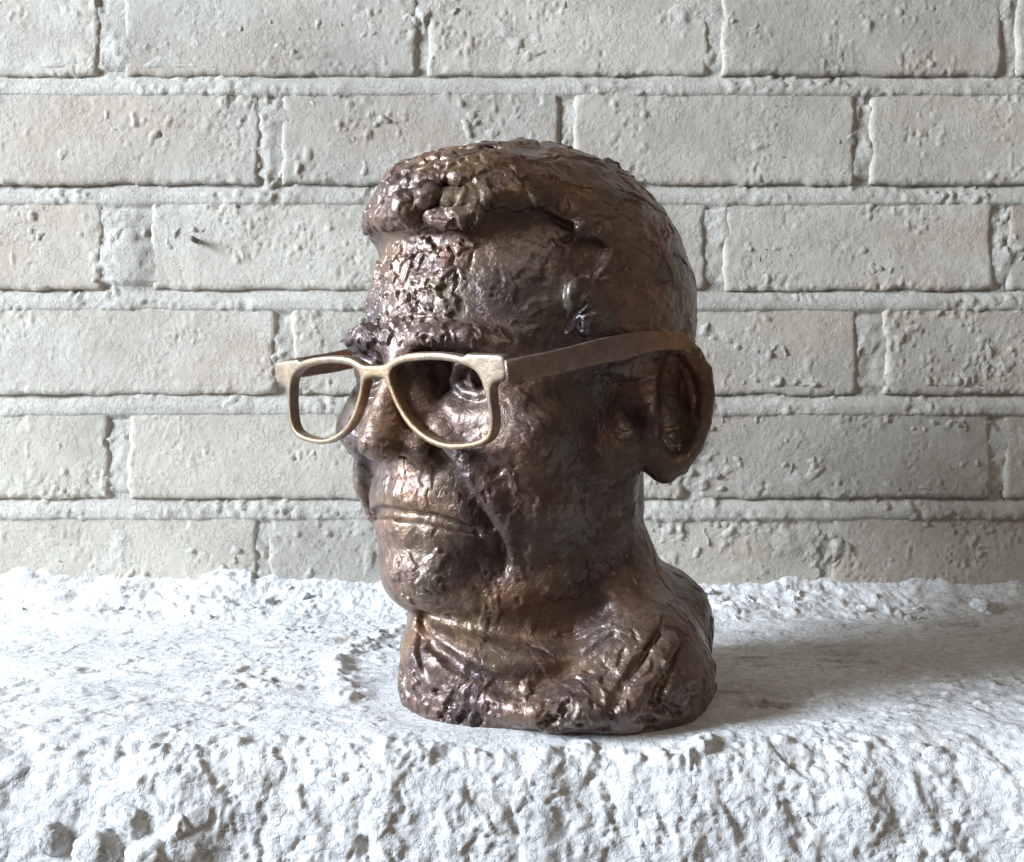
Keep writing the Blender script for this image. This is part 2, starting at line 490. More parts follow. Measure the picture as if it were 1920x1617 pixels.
# ---------------------------------------------------------------- mesh and material helpers
def link(o, parent=None):
    scene.collection.objects.link(o)
    if parent: o.parent = parent
    return o
def empty(name, loc=(0, 0, 0)):
    o = bpy.data.objects.new(name, None)
    o.empty_display_size = 0.02
    o.location = loc
    return link(o)
def np_mesh(name, V, Q, mat, parent=None, normals=None):
    """V in millimetres, world space; Q quads (array) or a list of faces"""
    me = bpy.data.meshes.new(name)
    V = np.ascontiguousarray(np.asarray(V, np.float64) / 1000, dtype=np.float32)
    if isinstance(Q, np.ndarray):
        k = Q.shape[1]
        me.vertices.add(len(V)); me.vertices.foreach_set('co', V.ravel())
        me.loops.add(Q.size); me.loops.foreach_set('vertex_index', np.ascontiguousarray(Q.ravel(), dtype=np.int32))
        me.polygons.add(len(Q)); me.polygons.foreach_set('loop_start', np.arange(0, Q.size, k, dtype=np.int32))
        me.update(calc_edges=True)
    else:
        me.from_pydata(V.tolist(), [], Q)
    me.validate()
    me.shade_smooth()
    if normals is not None:
        me.normals_split_custom_set_from_vertices(np.asarray(normals, np.float32).tolist())
    me.materials.append(mat)
    o = bpy.data.objects.new(name, me)
    link(o, parent)
    if parent is not None and any(abs(c) > 1e-9 for c in parent.matrix_basis.translation):
        o.matrix_parent_inverse = parent.matrix_basis.inverted()
    return o
def tag(o, label=None, cat=None, group=None, kind=None):
    for k, v in (('label', label), ('category', cat), ('group', group), ('kind', kind)):
        if v: o[k] = v
    return o

class NT:
    def __init__(self, name):
        self.m = bpy.data.materials.new(name); self.m.use_nodes = True
        self.t = self.m.node_tree; self.b = self.t.nodes['Principled BSDF']
        self.tc = self.t.nodes.new('ShaderNodeNewGeometry').outputs['Position']
    def n(self, kind, **kw):
        x = self.t.nodes.new(kind)
        for k, v in kw.items(): setattr(x, k, v)
        return x
    def l(self, a, b): self.t.links.new(a, b)
    def mapping(self, scale=(1, 1, 1), rot=(0, 0, 0), loc=(0, 0, 0)):
        m = self.n('ShaderNodeMapping'); m.inputs['Scale'].default_value = scale; m.inputs['Rotation'].default_value = rot; m.inputs['Location'].default_value = loc
        self.l(self.tc, m.inputs['Vector']); return m.outputs[0]
    def noise(self, scale, detail=4, rough=0.55, vec=None, dist=0.0):
        x = self.n('ShaderNodeTexNoise'); x.inputs['Scale'].default_value = scale; x.inputs['Detail'].default_value = detail
        x.inputs['Roughness'].default_value = rough; x.inputs['Distortion'].default_value = dist
        self.l(vec or self.tc, x.inputs['Vector']); return x.outputs['Fac']
    def ramp(self, fac, stops):
        r = self.n('ShaderNodeValToRGB')
        e = r.color_ramp.elements
        while len(e) < len(stops): e.new(0.5)
        for el, (p, c) in zip(e, stops):
            el.position = p; el.color = (*c, 1) if len(c) == 3 else c
        self.l(fac, r.inputs[0]); return r.outputs[0]
    def mix(self, fac, a, b, mode='MIX'):
        x = self.n('ShaderNodeMix', data_type='RGBA', blend_type=mode)
        for s, v in ((0, fac), (6, a), (7, b)):
            if isinstance(v, (int, float)): x.inputs[s].default_value = v
            elif isinstance(v, tuple): x.inputs[s].default_value = (*v, 1)
            else: self.l(v, x.inputs[s])
        return x.outputs[2]
    def math(self, op, a, b=0.0):
        x = self.n('ShaderNodeMath', operation=op)
        for i, v in enumerate((a, b)):
            if isinstance(v, (int, float)): x.inputs[i].default_value = v
            else: self.l(v, x.inputs[i])
        return x.outputs[0]
    def bump(self, h, strength, dist, prev=None):
        x = self.n('ShaderNodeBump'); x.inputs['Strength'].default_value = strength; x.inputs['Distance'].default_value = dist
        self.l(h, x.inputs['Height'])
        if prev: self.l(prev, x.inputs['Normal'])
        return x.outputs[0]

def mat_paint(name, c1, c2, stain, stain_lo, stain_hi, stain_scale, rough=0.85, attr=False, vary=False, grit_scale=260, grit_depth=0.0008):
    """thick old white lime paint"""
    k = NT(name)
    big = k.noise(9, 5, 0.6)
    col = k.ramp(big, [(0.3, c1), (0.7, c2)])
    if vary:
        rnd = k.n('ShaderNodeObjectInfo').outputs['Random']
        col = k.mix(1.0, col, k.ramp(rnd, [(0.0, (0.88, 0.88, 0.89)), (0.5, (1.0, 0.985, 0.96)), (1.0, (1.05, 1.05, 1.05))]), 'MULTIPLY')
    fine = k.ramp(k.noise(420, 3, 0.6), [(0.25, (0.86, 0.86, 0.86)), (0.75, (1.0, 1.0, 1.0))])
    col = k.mix(1.0, col, fine, 'MULTIPLY')
    grime = k.ramp(k.noise(24, 6, 0.7, k.mapping((0.7, 1, 1), loc=(2, 3, 4))), [(0.46, (1, 1, 1)), (0.72, (0.78, 0.765, 0.75))])
    col = k.mix(1.0, col, grime, 'MULTIPLY')
    st = k.ramp(k.noise(stain_scale, 6, 0.62, k.mapping((0.6, 1.0, 1.2), (0, 0, 0.15))), [(stain_lo, (0, 0, 0)), (stain_hi, (1, 1, 1))])
    col = k.mix(st, col, stain)
    if attr:
        a = k.n('ShaderNodeAttribute', attribute_name='stain')
        sm = k.math('MULTIPLY', a.outputs['Fac'], k.ramp(k.noise(60, 4, 0.6), [(0.35, (0, 0, 0)), (0.6, (1, 1, 1))]))
        col = k.mix(k.math('MULTIPLY', sm, 0.75), col, stain)
    k.l(col, k.b.inputs['Base Color'])
    k.b.inputs['Roughness'].default_value = rough
    k.b.inputs['Specular IOR Level'].default_value = 0.3
    grit = k.ramp(k.noise(grit_scale, 5, 0.65, dist=0.5), [(0.50, (0, 0, 0)), (0.60, (1, 1, 1))])
    if vary:
        grit = k.math('MULTIPLY', grit, k.ramp(k.noise(30, 4, 0.6, k.mapping(loc=(9, 1, 5))), [(0.45, (0.15, 0.15, 0.15)), (0.62, (1, 1, 1))]))
    n0 = k.bump(grit, 0.6, grit_depth)
    n1 = k.bump(k.noise(420, 7, 0.72), 0.35 if vary else 0.6, 0.0016, n0)
    n2 = k.bump(k.noise(1700, 3, 0.6), 0.35, 0.0005, n1)
    k.l(n2, k.b.inputs['Normal'])
    return k.m
M_BRICK = mat_paint('white_painted_brick', (0.445, 0.41, 0.355), (0.535, 0.50, 0.435), (0.40, 0.31, 0.24), 0.53, 0.80, 10, vary=True, grit_scale=330, grit_depth=0.0009)
M_MORTAR = mat_paint('white_painted_mortar', (0.45, 0.42, 0.37), (0.56, 0.53, 0.47), (0.36, 0.30, 0.24), 0.68, 0.84, 26)
M_LEDGE = mat_paint('white_painted_plaster', (0.66, 0.655, 0.65), (0.87, 0.87, 0.87), (0.34, 0.28, 0.22), 0.61, 0.74, 22, attr=True, grit_scale=190, grit_depth=0.0016)

def mat_bronze(name, dark, mid, warm, olive, rough0, rough1, metal=0.75, coat=0.0, relief=1.0):
    k = NT(name)
    a = k.noise(26, 6, 0.62, dist=0.6)
    col = k.ramp(a, [(0.28, dark), (0.50, mid), (0.68, warm)])
    b = k.ramp(k.noise(38, 5, 0.6, k.mapping(loc=(3, 1, 2))), [(0.48, (0, 0, 0)), (0.66, (1, 1, 1))])
    col = k.mix(k.math('MULTIPLY', b, 0.75), col, olive)
    c = k.ramp(k.noise(170, 4, 0.65, k.mapping(loc=(1, 5, 2))), [(0.3, (0.72, 0.70, 0.74)), (0.7, (1.12, 1.1, 1.05))])
    col = k.mix(1.0, col, c, 'MULTIPLY')
    k.l(col, k.b.inputs['Base Color'])
    k.b.inputs['Metallic'].default_value = metal
    r = k.ramp(k.noise(85, 5, 0.7, k.mapping(loc=(7, 2, 1))), [(0.3, (rough0,) * 3), (0.7, (rough1,) * 3)])
    k.l(r, k.b.inputs['Roughness'])
    warmth = k.ramp(k.noise(13, 3, 0.5, k.mapping(loc=(4, 8, 1))), [(0.42, (0.90, 0.88, 0.94)), (0.64, (1.25, 1.02, 0.82))])
    col = k.mix(1.0, col, warmth, 'MULTIPLY')
    k.l(col, k.b.inputs['Base Color'])
    k.b.inputs['Coat Weight'].default_value = coat
    k.b.inputs['Coat Roughness'].default_value = 0.28
    flakes = k.ramp(k.noise(120, 6, 0.62, dist=0.8), [(0.40, (0, 0, 0)), (0.46, (0.45, 0.45, 0.45)), (0.55, (0.55, 0.55, 0.55)), (0.60, (1, 1, 1))])
    n0 = k.bump(flakes, 0.40 * relief, 0.0012)
    n1 = k.bump(k.noise(330, 5, 0.6), 0.35 * relief, 0.0010, n0)
    n2 = k.bump(k.noise(1300, 3, 0.6), 0.15 * relief, 0.0004, n1)
    k.l(n2, k.b.inputs['Normal'])
    return k.m
M_BRONZE = mat_bronze('patinated_bronze', (0.048, 0.034, 0.044), (0.148, 0.104, 0.087), (0.262, 0.178, 0.127), (0.195, 0.165, 0.110), 0.25, 0.54, 0.5, 0.4)
M_TEMPLE = mat_bronze('brown_bronze', (0.22, 0.165, 0.135), (0.31, 0.235, 0.19), (0.37, 0.285, 0.23), (0.30, 0.25, 0.19), 0.42, 0.54, 0.6)
M_GLASSES = mat_bronze('polished_bronze', (0.26, 0.20, 0.13), (0.335, 0.265, 0.18), (0.38, 0.305, 0.215), (0.32, 0.255, 0.165), 0.44, 0.54, 0.7, 0.0, 0.35)
M_IRON = mat_bronze('painted_iron', (0.16, 0.15, 0.14), (0.22, 0.21, 0.2), (0.26, 0.25, 0.24), (0.2, 0.2, 0.18), 0.6, 0.7, 0.2)
# ---------------------------------------------------------------- brick wall (each brick its own piece) and its mortar
WALL_Y = 200.0
def grid_quads(nu, nv):
    i = np.arange((nu - 1) * (nv - 1)); a = i // (nv - 1) * nv + i % (nv - 1)
    return np.stack([a, a + nv, a + nv + 1, a + 1], 1)
def brick_relief(x, z, seed, edge):
    p = np.stack([x, z, np.full_like(x, seed * 13.7)], -1)
    h = 0.7 * fbm(p / 42, 3, 21) + 0.28 * fbm(p / 9, 3, 22) + 0.10 * vnoise(p / 2.6, 23)
    patch = sstep(-0.15, 0.45, fbm(p / 30, 2, 29))
    h += (0.25 + 0.75 * patch) * (0.8 * sstep(0.48, 0.8, vnoise(p / np.array([2.6, 3.6, 1]), 24)) - 0.8 * sstep(0.5, 0.85, vnoise(p / 3.0, 25)))
    h += 1.3 * sstep(0.62, 0.86, vnoise(p / 7.5, 26)) * patch
    # thick paint and crumbs gather along the edges
    e = np.exp(-edge / 7.0)
    h += e * (0.3 + 0.9 * patch) * (0.9 * vnoise(p / 6.0, 27) + 0.7 * vnoise(p / 2.6, 28))
    return h
def make_brick(x0, x1, z0, z1, seed, step, parent):
    r = np.random.default_rng(seed)
    nu = max(6, int((x1 - x0) / step)); nv = max(5, int((z1 - z0) / step))
    u = np.linspace(0, 1, nu); v = np.linspace(0, 1, nv)
    Ug, Vg = np.meshgrid(u, v, indexing='ij')
    X = x0 + (x1 - x0) * Ug; Z = z0 + (z1 - z0) * Vg
    # uneven arrises
    def wob(t, k): return vnoise(np.stack([t / 16, 0 * t + seed * 3.1 + k, 0 * t], -1), 31) * 1.3 + vnoise(np.stack([t / 5, 0 * t + seed * 3.1 + k, 0 * t], -1), 32) * 0.7
    wl = wob(Z, 0.3) ; wr = wob(Z, 1.7); wb = wob(X, 2.9); wt = wob(X, 4.1)
    X2 = X + wl * (1 - Ug) ** 6 + wr * Ug ** 6
    Z2 = Z + wb * 0.8 * (1 - Vg) ** 6 + wt * Vg ** 6
    ex = np.minimum(X - x0, x1 - X); ez = np.minimum(Z - z0, z1 - Z)
    rad = 4.6
    cx = np.maximum(rad - ex, 0); cz = np.maximum(rad - ez, 0)
    edge = np.minimum(ex, ez)
    cz = np.where(Vg > 0.5, cz * 0.25, cz)          # upper arris runs into the mortar
    roll = np.hypot(cx, cz) / rad
    h = r.uniform(-0.8, 0.6) + r.uniform(-0.8, 0.8) * (Ug - 0.5) + r.uniform(-0.8, 0.8) * (Vg - 0.5)
    h = h + brick_relief(X, Z, seed, edge) - 2.0 * np.clip(roll, 0, 1.3) ** 2.5
    V = np.stack([X2, WALL_Y - h, Z2], -1).reshape(-1, 3)
    Q = grid_quads(nu, nv)
    # sides back into the wall
    ring = np.concatenate([np.arange(nu) * nv, (nu - 1) * nv + np.arange(1, nv), np.arange(nu - 2, -1, -1) * nv + nv - 1, np.arange(nv - 2, 0, -1)])
    B = V[ring].copy(); B[:, 1] = WALL_Y + 14
    nb = len(V); m = len(ring)
    j = np.arange(m)
    S = np.stack([ring, nb + j, nb + (j + 1) % m, ring[(j + 1) % m]], 1)
    cc = np.array([[(x0 + x1) / 2, WALL_Y + 14, (z0 + z1) / 2]])
    V = np.concatenate([V, B, cc])
    K = np.stack([nb + j, np.full(m, nb + m), np.full(m, nb + m), nb + (j + 1) % m], 1)
    faces = np.concatenate([Q, S])
    o = np_mesh('brick', V, faces, M_BRICK, parent)
    return o
def wx(px): return (px - 960) * 0.39211          # photo measure -> millimetres on the wall
LINES = [475.5, 397.1, 316.7, 239.1, 161.8, 85.4, 7.5]
TOPS = [540.0, 462.5, 383.4, 303.4, 225.4, 148.3, 71.6]
JOINTS = [  # (right edge of one brick, left edge of the next), per course
    [(-90, -65), (495, 520), (1050, 1075), (1605, 1630), (2160, 2185)],
    [(-370, -340), (185, 232), (783, 803), (1330, 1352), (1880, 1905), (2430, 2455)],
    [(-90, -62), (487, 527), (1050, 1076), (1605, 1632), (2160, 2185)],
    [(-340, -315), (192, 282), (800, 822), (1325, 1358), (1862, 1890), (2415, 2440)],
    [(-70, -45), (517, 548), (1075, 1100), (1608, 1658), (2200, 2225)],
    [(-345, -320), (206, 240), (765, 790), (1284, 1310), (1860, 1884), (2420, 2445)],
    [(-70, -45), (484, 506), (1030, 1055), (1545, 1562), (2110, 2135)],
]
XMIN, XMAX = -840.0, 840.0
brick_wall = empty('brick_wall', (0, WALL_Y / 1000, 0))
tag(brick_wall, 'white painted brick wall with rough crumbly mortar joints behind the bust', 'wall')
mu = np.r_[np.arange(XMIN, -420, 4.0), np.arange(-420, 420, 1.7), np.arange(420, XMAX + 4, 4.0)]; mv = np.arange(-12.0, 545.0, 1.7)
MX, MZ = np.meshgrid(mu, mv, indexing='ij')
mp = np.stack([MX, MZ, 0 * MX], -1)
mh = -1.9 + 2.4 * fbm(mp / 26, 2, 39) + 0.8 * fbm(mp / 6, 2, 38)
for ln in LINES:                                  # bed joints: sunk under the upper brick, swelling out towards the lower one
    t = (ln - MZ) / 13.6
    band = (t > -0.35) & (t < 1.35)
    mh = np.where(band, -4.4 + 5.8 * sstep(0.02, 0.66, t) - 4.0 * sstep(1.02, 1.3, t), mh)
crust = sstep(-0.25, 0.5, fbm(mp / np.array([34, 14, 1]), 3, 41))
mwarp = mp + 3.0 * np.stack([fbm(mp / 9, 2, 45), fbm(mp / 9, 2, 46), 0 * MX], -1)
mh += 1.0 * fbm(mp / np.array([30, 12, 1]), 2, 40) + (0.25 + 0.9 * crust) * (1.5 * fbm(mwarp / 6.5, 3, 42, 0.6))
mh += crust * 1.9 * sstep(0.25, 0.6, vnoise(mwarp / np.array([3.4, 4.4, 1]), 44))
for cx, cz, sx, sz, am in ((wx(235), 272, 17, 34, 4.2), (wx(1290), 118, 26, 36, 3.2), (wx(505), 345, 7, 30, 1.6), (wx(1362), 290, 7, 18, 2.0), (wx(300), 160, 40, 8, 2.0), (wx(1500), 168, 50, 6, 1.6)):
    mh += am * np.exp(-((MX - cx) / sx) ** 2 - ((MZ - cz) / sz) ** 2)      # spots where the mortar was smeared thick
np_mesh('mortar', np.stack([MX, WALL_Y - np.minimum(mh, 2.4), MZ], -1).reshape(-1, 3), grid_quads(*MX.shape), M_MORTAR, brick_wall)
bseed = 100
for ci, js in enumerate(JOINTS):
    while wx(js[0][0]) - XMIN > 230: js = [(js[0][0] - 555, js[0][1] - 555)] + js
    while XMAX - wx(js[-1][1]) > 230: js = js + [(js[-1][0] + 555, js[-1][1] + 555)]
    xs = [XMIN] + [v for j in js for v in (wx(j[0]), wx(j[1]))] + [XMAX]
    for a, b in zip(xs[0::2], xs[1::2]):
        bseed += 1
        if b - a < 15 or b < XMIN or a > XMAX: continue
        seen = b > -385 and a < 385 and LINES[ci] < 455
        make_brick(max(a, XMIN), min(b, XMAX), LINES[ci], TOPS[ci], bseed, 1.25 if seen else 3.0, brick_wall)

# ---------------------------------------------------------------- plastered ledge
prof = np.array([(206, 31), (199, 22), (190, 15), (176, 8), (160, 3.5), (140, 1.5), (100, 0), (-60, 0), (-88, -0.5), (-101, -3.5), (-110, -9.5), (-118, -22), (-131, -60), (-160, -150)], float)
seg = np.r_[0, np.cumsum(np.linalg.norm(np.diff(prof, axis=0), axis=1))]
_y = np.arange(0, seg[-1], 0.3); _st = np.where(np.interp(_y, seg, prof[:, 0]) > -70, 1.35, 0.9)
ls = np.interp(np.arange(0, (0.3 / _st).sum()), np.cumsum(0.3 / _st), _y)
PY = np.interp(ls, seg, prof[:, 0]); PZ = np.interp(ls, seg, prof[:, 1])
for _ in range(8):
    PY[1:-1] = PY[1:-1] * .5 + (PY[:-2] + PY[2:]) * .25; PZ[1:-1] = PZ[1:-1] * .5 + (PZ[:-2] + PZ[2:]) * .25
ty = np.gradient(PY); tz = np.gradient(PZ); tl = np.hypot(ty, tz)
NY = tz / tl; NZ = -ty / tl                       # outward: up on top, forwards on the front
lx = np.r_[np.arange(XMIN, -300, 3.0), np.arange(-300, -160, 1.3), np.arange(-160, 160, 0.95), np.arange(160, 300, 1.3), np.arange(300, XMAX + 3, 3.0)]
LXg, Lsg = np.meshgrid(lx, ls, indexing='ij')
Yg = np.broadcast_to(PY, LXg.shape); Zg = np.broadcast_to(PZ, LXg.shape)
lp = np.stack([LXg, Yg, Zg], -1)
front = sstep(-84, -108, Yg); back = sstep(140, 172, Yg); top = (1 - front) * (1 - back)
ang = lp @ np.array([[math.cos(.12), -math.sin(.12), 0], [math.sin(.12), math.cos(.12), 0], [0, 0, 1]]).T
warp = lp + 5.0 * np.stack([fbm(lp / 14, 2, 56), fbm(lp / 14, 2, 57), fbm(lp / 14, 2, 58)], -1)
awarp = ang + 6.0 * np.stack([fbm(lp / 18, 2, 59), 0.5 * fbm(lp / 18, 2, 60), 0 * LXg], -1)
scab = sstep(-0.1, 0.5, fbm(lp / np.array([70, 40, 40]), 2, 50))            # where the coat is broken
chips = sstep(0.30, 0.50, fbm(awarp / np.array([20, 8, 8]), 3, 54)) * (0.3 + 0.7 * scab)
flake = lambda sc, sd, th: sstep(th - 0.025, th + 0.025, fbm((warp + sd) / sc, 4, sd, 0.55))
h = top * (1.0 * fbm(lp / 45, 2, 51) + 0.8 * fbm(awarp / np.array([30, 14, 14]), 3, 52) + (0.25 + 0.7 * scab) * fbm(warp / 5, 3, 53, 0.6) + 0.9 * flake(26, 201, 0.05) * scab + 0.7 * flake(15, 202, 0.12)
           - 1.8 * chips + scab * 1.4 * sstep(0.40, 0.7, fbm(warp / 7.0, 2, 55)))
rough = fbm(lp / 24, 4, 61, 0.58)
knob = sstep(0.05, 0.5, fbm(warp / 6.0, 2, 62))
coarse = sstep(-0.3, 0.4, fbm(lp / 40, 2, 63))
w1, w2 = worley(warp / 4.6, 64)
drip = fbm(warp / np.array([4.5, 26, 26]), 2, 65)
dents = sstep(0.36, 0.47, fbm((lp + np.stack([0.5 * Zg, 0 * Zg, 0 * Zg], -1)) / np.array([13, 26, 26]), 2, 66))
h += 0.78 * front * (2.4 * rough + coarse * (0.45 * knob + 0.4 * (0.5 - w1)) + 0.65 * fbm(warp / 3.0, 3, 67, 0.7) + 0.7 * drip - 1.8 * dents + 1.0 * flake(18, 203, 0.0) + 0.6 * flake(9, 204, 0.1) - 1.0 * flake(11, 205, 0.25))
b1, b2 = worley(warp / np.array([11, 8, 7]), 68)
heap = np.maximum(0, fbm(lp / np.array([70, 30, 30]), 2, 69) + 0.15)
h += back * (3.0 * fbm(lp / 26, 3, 70) + (1.5 + 5 * heap) * (0.5 - b1) + 1.3 * fbm(warp / 4, 2, 71) + 7.0 * heap)
stain_v = np.clip(top * chips * 1.5 + 0.7 * front * dents * scab + 0.35 * top * flake(15, 202, 0.12) * scab * (1 - flake(26, 201, 0.05)) + 0.3 * back * sstep(0.5, 0.9, b1), 0, 1)
lip = np.exp(-((Yg + 100) / 9.0) ** 2)
h += lip * (1.6 * sstep(0.1, 0.7, vnoise(lp / 8, 70)) + 1.2 * sstep(0.2, 0.7, vnoise(lp / 4, 74)) - 0.8)
# a cleaner, level bed under and beside the bust
bed = np.exp(-(np.maximum(np.hypot((LXg - 22) / 92, (Yg + 14) / 92) - 0.98, 0) / 0.07) ** 2) * (Yg > -101)
h = h * (1 - 0.95 * bed) - 0.4 * bed
# crumbs of plaster pushed up beside the bust
ridge = d_chain(np.stack([LXg, Yg, 0 * LXg], -1).reshape(-1, 3), [(-68, 140, 0), (-84, 118, 0), (-98, 78, 0), (-100, 40, 0), (-94, -2, 0), (-84, -38, 0)], [0] * 6).reshape(LXg.shape)
ridge += 5.0 * fbm(lp / 12, 2, 76)
h += top * (3.2 + 3.0 * fbm(warp / 8, 2, 77)) * np.exp(-(ridge / 6.0) ** 2)
crumbs = np.exp(-(np.maximum(np.abs(LXg - 62) - 26, 0) / 10) ** 2 - ((Yg + 103) / 6.5) ** 2) * (Zg > -16)
h += 4.2 * crumbs * sstep(-0.1, 0.5, fbm(warp / 9, 2, 78))
edge_wave = sstep(-70, -105, Yg) * (7.0 * fbm(np.stack([LXg / 38, 0 * LXg, 0 * LXg], -1), 3, 207) - 1.0)
LV = np.stack([LXg, Yg + NY * h - edge_wave, Zg + NZ * h], -1).reshape(-1, 3)
ledge = np_mesh('ledge', LV, grid_quads(*LXg.shape)[:, ::-1], M_LEDGE)
at = ledge.data.attributes.new('stain', 'FLOAT', 'POINT'); at.data.foreach_set('value', (stain_v * (1 - bed)).ravel().astype(np.float32))
tag(ledge, 'rough white plastered ledge the bronze bust stands on', kind='structure')

def chunk_mesh(name, seed, amp):
    bm = bmesh.new(); bmesh.ops.create_icosphere(bm, subdivisions=4, radius=1.0)
    P = np.array([v.co[:] for v in bm.verts])
    rr = np.random.default_rng(seed)
    d = np.full(len(P), 1.25)
    for _ in range(9 if amp > 0.4 else 0):                 # broken faces
        n = rr.normal(size=3); n /= np.linalg.norm(n)
        d = np.minimum(d, rr.uniform(0.55, 0.95) / np.maximum(P @ n, 0.05))
    d = np.minimum(d, 1.25) * (1 + 0.5 * amp * fbm(P * 1.1 + seed * 9.1, 3, seed)) + 0.14 * vnoise(P * 4 + seed, seed + 5) + 0.09 * vnoise(P * 9 + seed, seed + 6)
    for v, k in zip(bm.verts, d): v.co *= k
    me = bpy.data.meshes.new(name); bm.to_mesh(me); bm.free(); me.shade_smooth(); me.materials.append(M_LEDGE)
    return me
stone_meshes = [chunk_mesh('stone', k, 0.22) for k in range(4)]
crumb_meshes = [chunk_mesh('plaster_crumb', 10 + k, 0.6) for k in range(5)]
for i, (x, y, z, r, sy) in enumerate(((-172, -113, -41, 11, .9), (-158, -114, -31, 9, .8), (-149, -113, -45, 11.5, 1.1), (-181, -114, -55, 12, .9), (-163, -113, -58, 10, .9), (-140, -114, -33, 8, .8), (-146, -113, -64, 12, 1),
                                     (-192, -113, -36, 8, .8), (214, -113, -33, 9, .9), (222, -113, -49, 11, .9), (206, -114, -52, 7, .9), (229, -113, -66, 12, 1.0), (-120, -114, -60, 9, .8))):
    o = bpy.data.objects.new('stone', stone_meshes[i % 4]); link(o, ledge)
    y = np.interp(-z, [24, 60, 150], [-117, -130, -160]) + 1.5
    o.location = (x / 1000, y / 1000, z / 1000)
    r = r * 0.82
    o.scale = (r / 1000, r * .75 / 1000, r * sy / 1000); o.rotation_euler = (0.3 * i, 0.8 * i, 0.5 * i)
cr = np.random.default_rng(5)
for i in range(60):
    x = cr.uniform(-430, 430)
    if i % 3: x = cr.choice([cr.uniform(-380, -150), cr.uniform(90, 300)])
    y = cr.uniform(158, 196); z = np.interp(y, prof[::-1, 0][7:], prof[::-1, 1][7:])
    r = cr.uniform(2.0, 5.0) * (1.0 if cr.random() > .15 else 1.5)
    o = bpy.data.objects.new('plaster_crumb', crumb_meshes[i % 5]); link(o, ledge)
    o.location = (x / 1000, y / 1000, (z + 0.5 - 0.1 * r) / 1000); o.scale = tuple(r / 1000 * cr.uniform(.6, 1.1, 3)); o.rotation_euler = tuple(cr.uniform(0, 6, 3))

# a stub of iron rod left in the brick
def tube(name, P, R, m, mat, parent=None):
    P = np.asarray(P, float); V = []; n = len(P)
    T = np.gradient(P, axis=0); T /= np.linalg.norm(T, axis=1)[:, None]
    for i in range(n):
        M = frame(T[i], (0, 0, 1.0) if abs(T[i][2]) < .9 else (1.0, 0, 0))
        for j in range(m):
            a = 2 * math.pi * j / m
            V.append(P[i] + R[i] * (M[:, 0] * math.cos(a) + M[:, 1] * math.sin(a)))
    F_ = [(i * m + j, i * m + (j + 1) % m, (i + 1) * m + (j + 1) % m, (i + 1) * m + j) for i in range(n - 1) for j in range(m)]
    F_ += [tuple(range(m))[::-1], tuple((n - 1) * m + j for j in range(m))]
    return np_mesh(name, V, F_, mat, parent)
nx, nz = wx(366), 135 + (808.5 - 452) * 0.39211
nail = tube('nail', [(nx, WALL_Y + 6, nz), (nx + .2, WALL_Y - 3, nz + .2), (nx + .4, WALL_Y - 9, nz + .3), (nx + .4, WALL_Y - 9.6, nz + .3)], [2.0, 2.0, 1.9, 1.3], 12, M_IRON)
tag(nail, 'short stub of a nail sticking out of the white brick wall', 'nail')
# ---------------------------------------------------------------- the bronze bust
V, Q = bust_mesh(1.45, 1)
N = vnormals(V, Q)
L = to_local(V); NL = N @ _R
hg = hair_g(L)
ear_d = np.minimum(d_ell(V, (80, -41, 146), (24, 17, 40)), d_ell(to_world(L * np.array([-1, 1, 1.0])), (80, -41, 146), (24, 17, 40)))
neck_t = 52 + 0.35 * (60 - L[:, 1])
is_neck = V[:, 2] < neck_t
hairw = sstep(0, 5, hg) * (~is_neck) * sstep(0, 4, ear_d)
low = sstep(34, 14, V[:, 2])
skin = (1 - hairw)
base = skin * (0.45 * fbm(L / 9, 3, 81) + 0.22 * fbm(L / 3.2, 2, 82)) + hairw * ((1.2 + 0.5 * sstep(35, 65, L[:, 1])) * fbm(L / np.array([13, 18, 13]), 3, 83) + (0.3 + 0.6 * sstep(45, 65, L[:, 1])) * fbm(L / 4, 2, 84)) + low * (1.3 * fbm(V / 9, 3, 85) + 0.6 * fbm(V / 3.5, 2, 86))
eyez = ((np.abs(L[:, 0]) - 34) / 20) ** 2 + ((L[:, 2] - 25) / 14) ** 2 < 1
base = np.where(eyez & (L[:, 1] > 50), base * 0.45, base)
bottom = sstep(-1.4, 0.4, V[:, 2])
r5 = np.random.default_rng(3)
specs = []
def scatter(mask, n, ln, wd, am, dirv, tilt=0.5, pw=2.5, jit=0.5):
    idx = np.where(mask)[0]
    if not len(idx): return
    for i in r5.choice(idx, n):
        d = np.asarray(dirv, float) + r5.normal(0, jit, 3)
        specs.append((i, _R @ d, r5.uniform(*ln), r5.uniform(*wd), r5.uniform(*am), r5.uniform(-tilt, tilt), pw))
X, Y, Z = L[:, 0], L[:, 1], L[:, 2]
brow_mid = (np.abs(X + 2) < 30 + 14 * fbm(L / 14, 2, 95)) & (Z > 44) & (Z < 86) & (Y > 55)
scatter(brow_mid & (Z < 87), 150, (2.4, 5.6), (2.0, 4.4), (0.7, 2.0), (0.3, 0, 1), 0.9, 2.6, 1.2)
scatter(brow_mid & (np.abs(X) < 17) & (Z < 62), 40, (3, 6.0), (2.0, 3.6), (1.0, 2.4), (0.1, 0, 1), 0.9, 2.6, 0.6)
scatter(brow_mid & (Z > 66), 10, (3.0, 6.0), (0.7, 1.1), (-1.4, -0.8), (0.25, 0, 1), 0.2, 2.0, 0.15)
scatter((np.abs(X) > 14) & (np.abs(X) < 50) & (Z > 38) & (Z < 50) & (Y > 60), 60, (2.5, 5), (0.6, 1.1), (0.5, 1.2), (0.3, 0, 1), 0.4, 2.0, 0.3)     # brow hairs
hm = (hg > 3) & (~is_neck) & (ear_d > 2)
scatter(hm, 190, (8, 20), (4, 9), (0.6, 1.8), (0, -1, 0.25), 0.95, 3.0, 0.6)
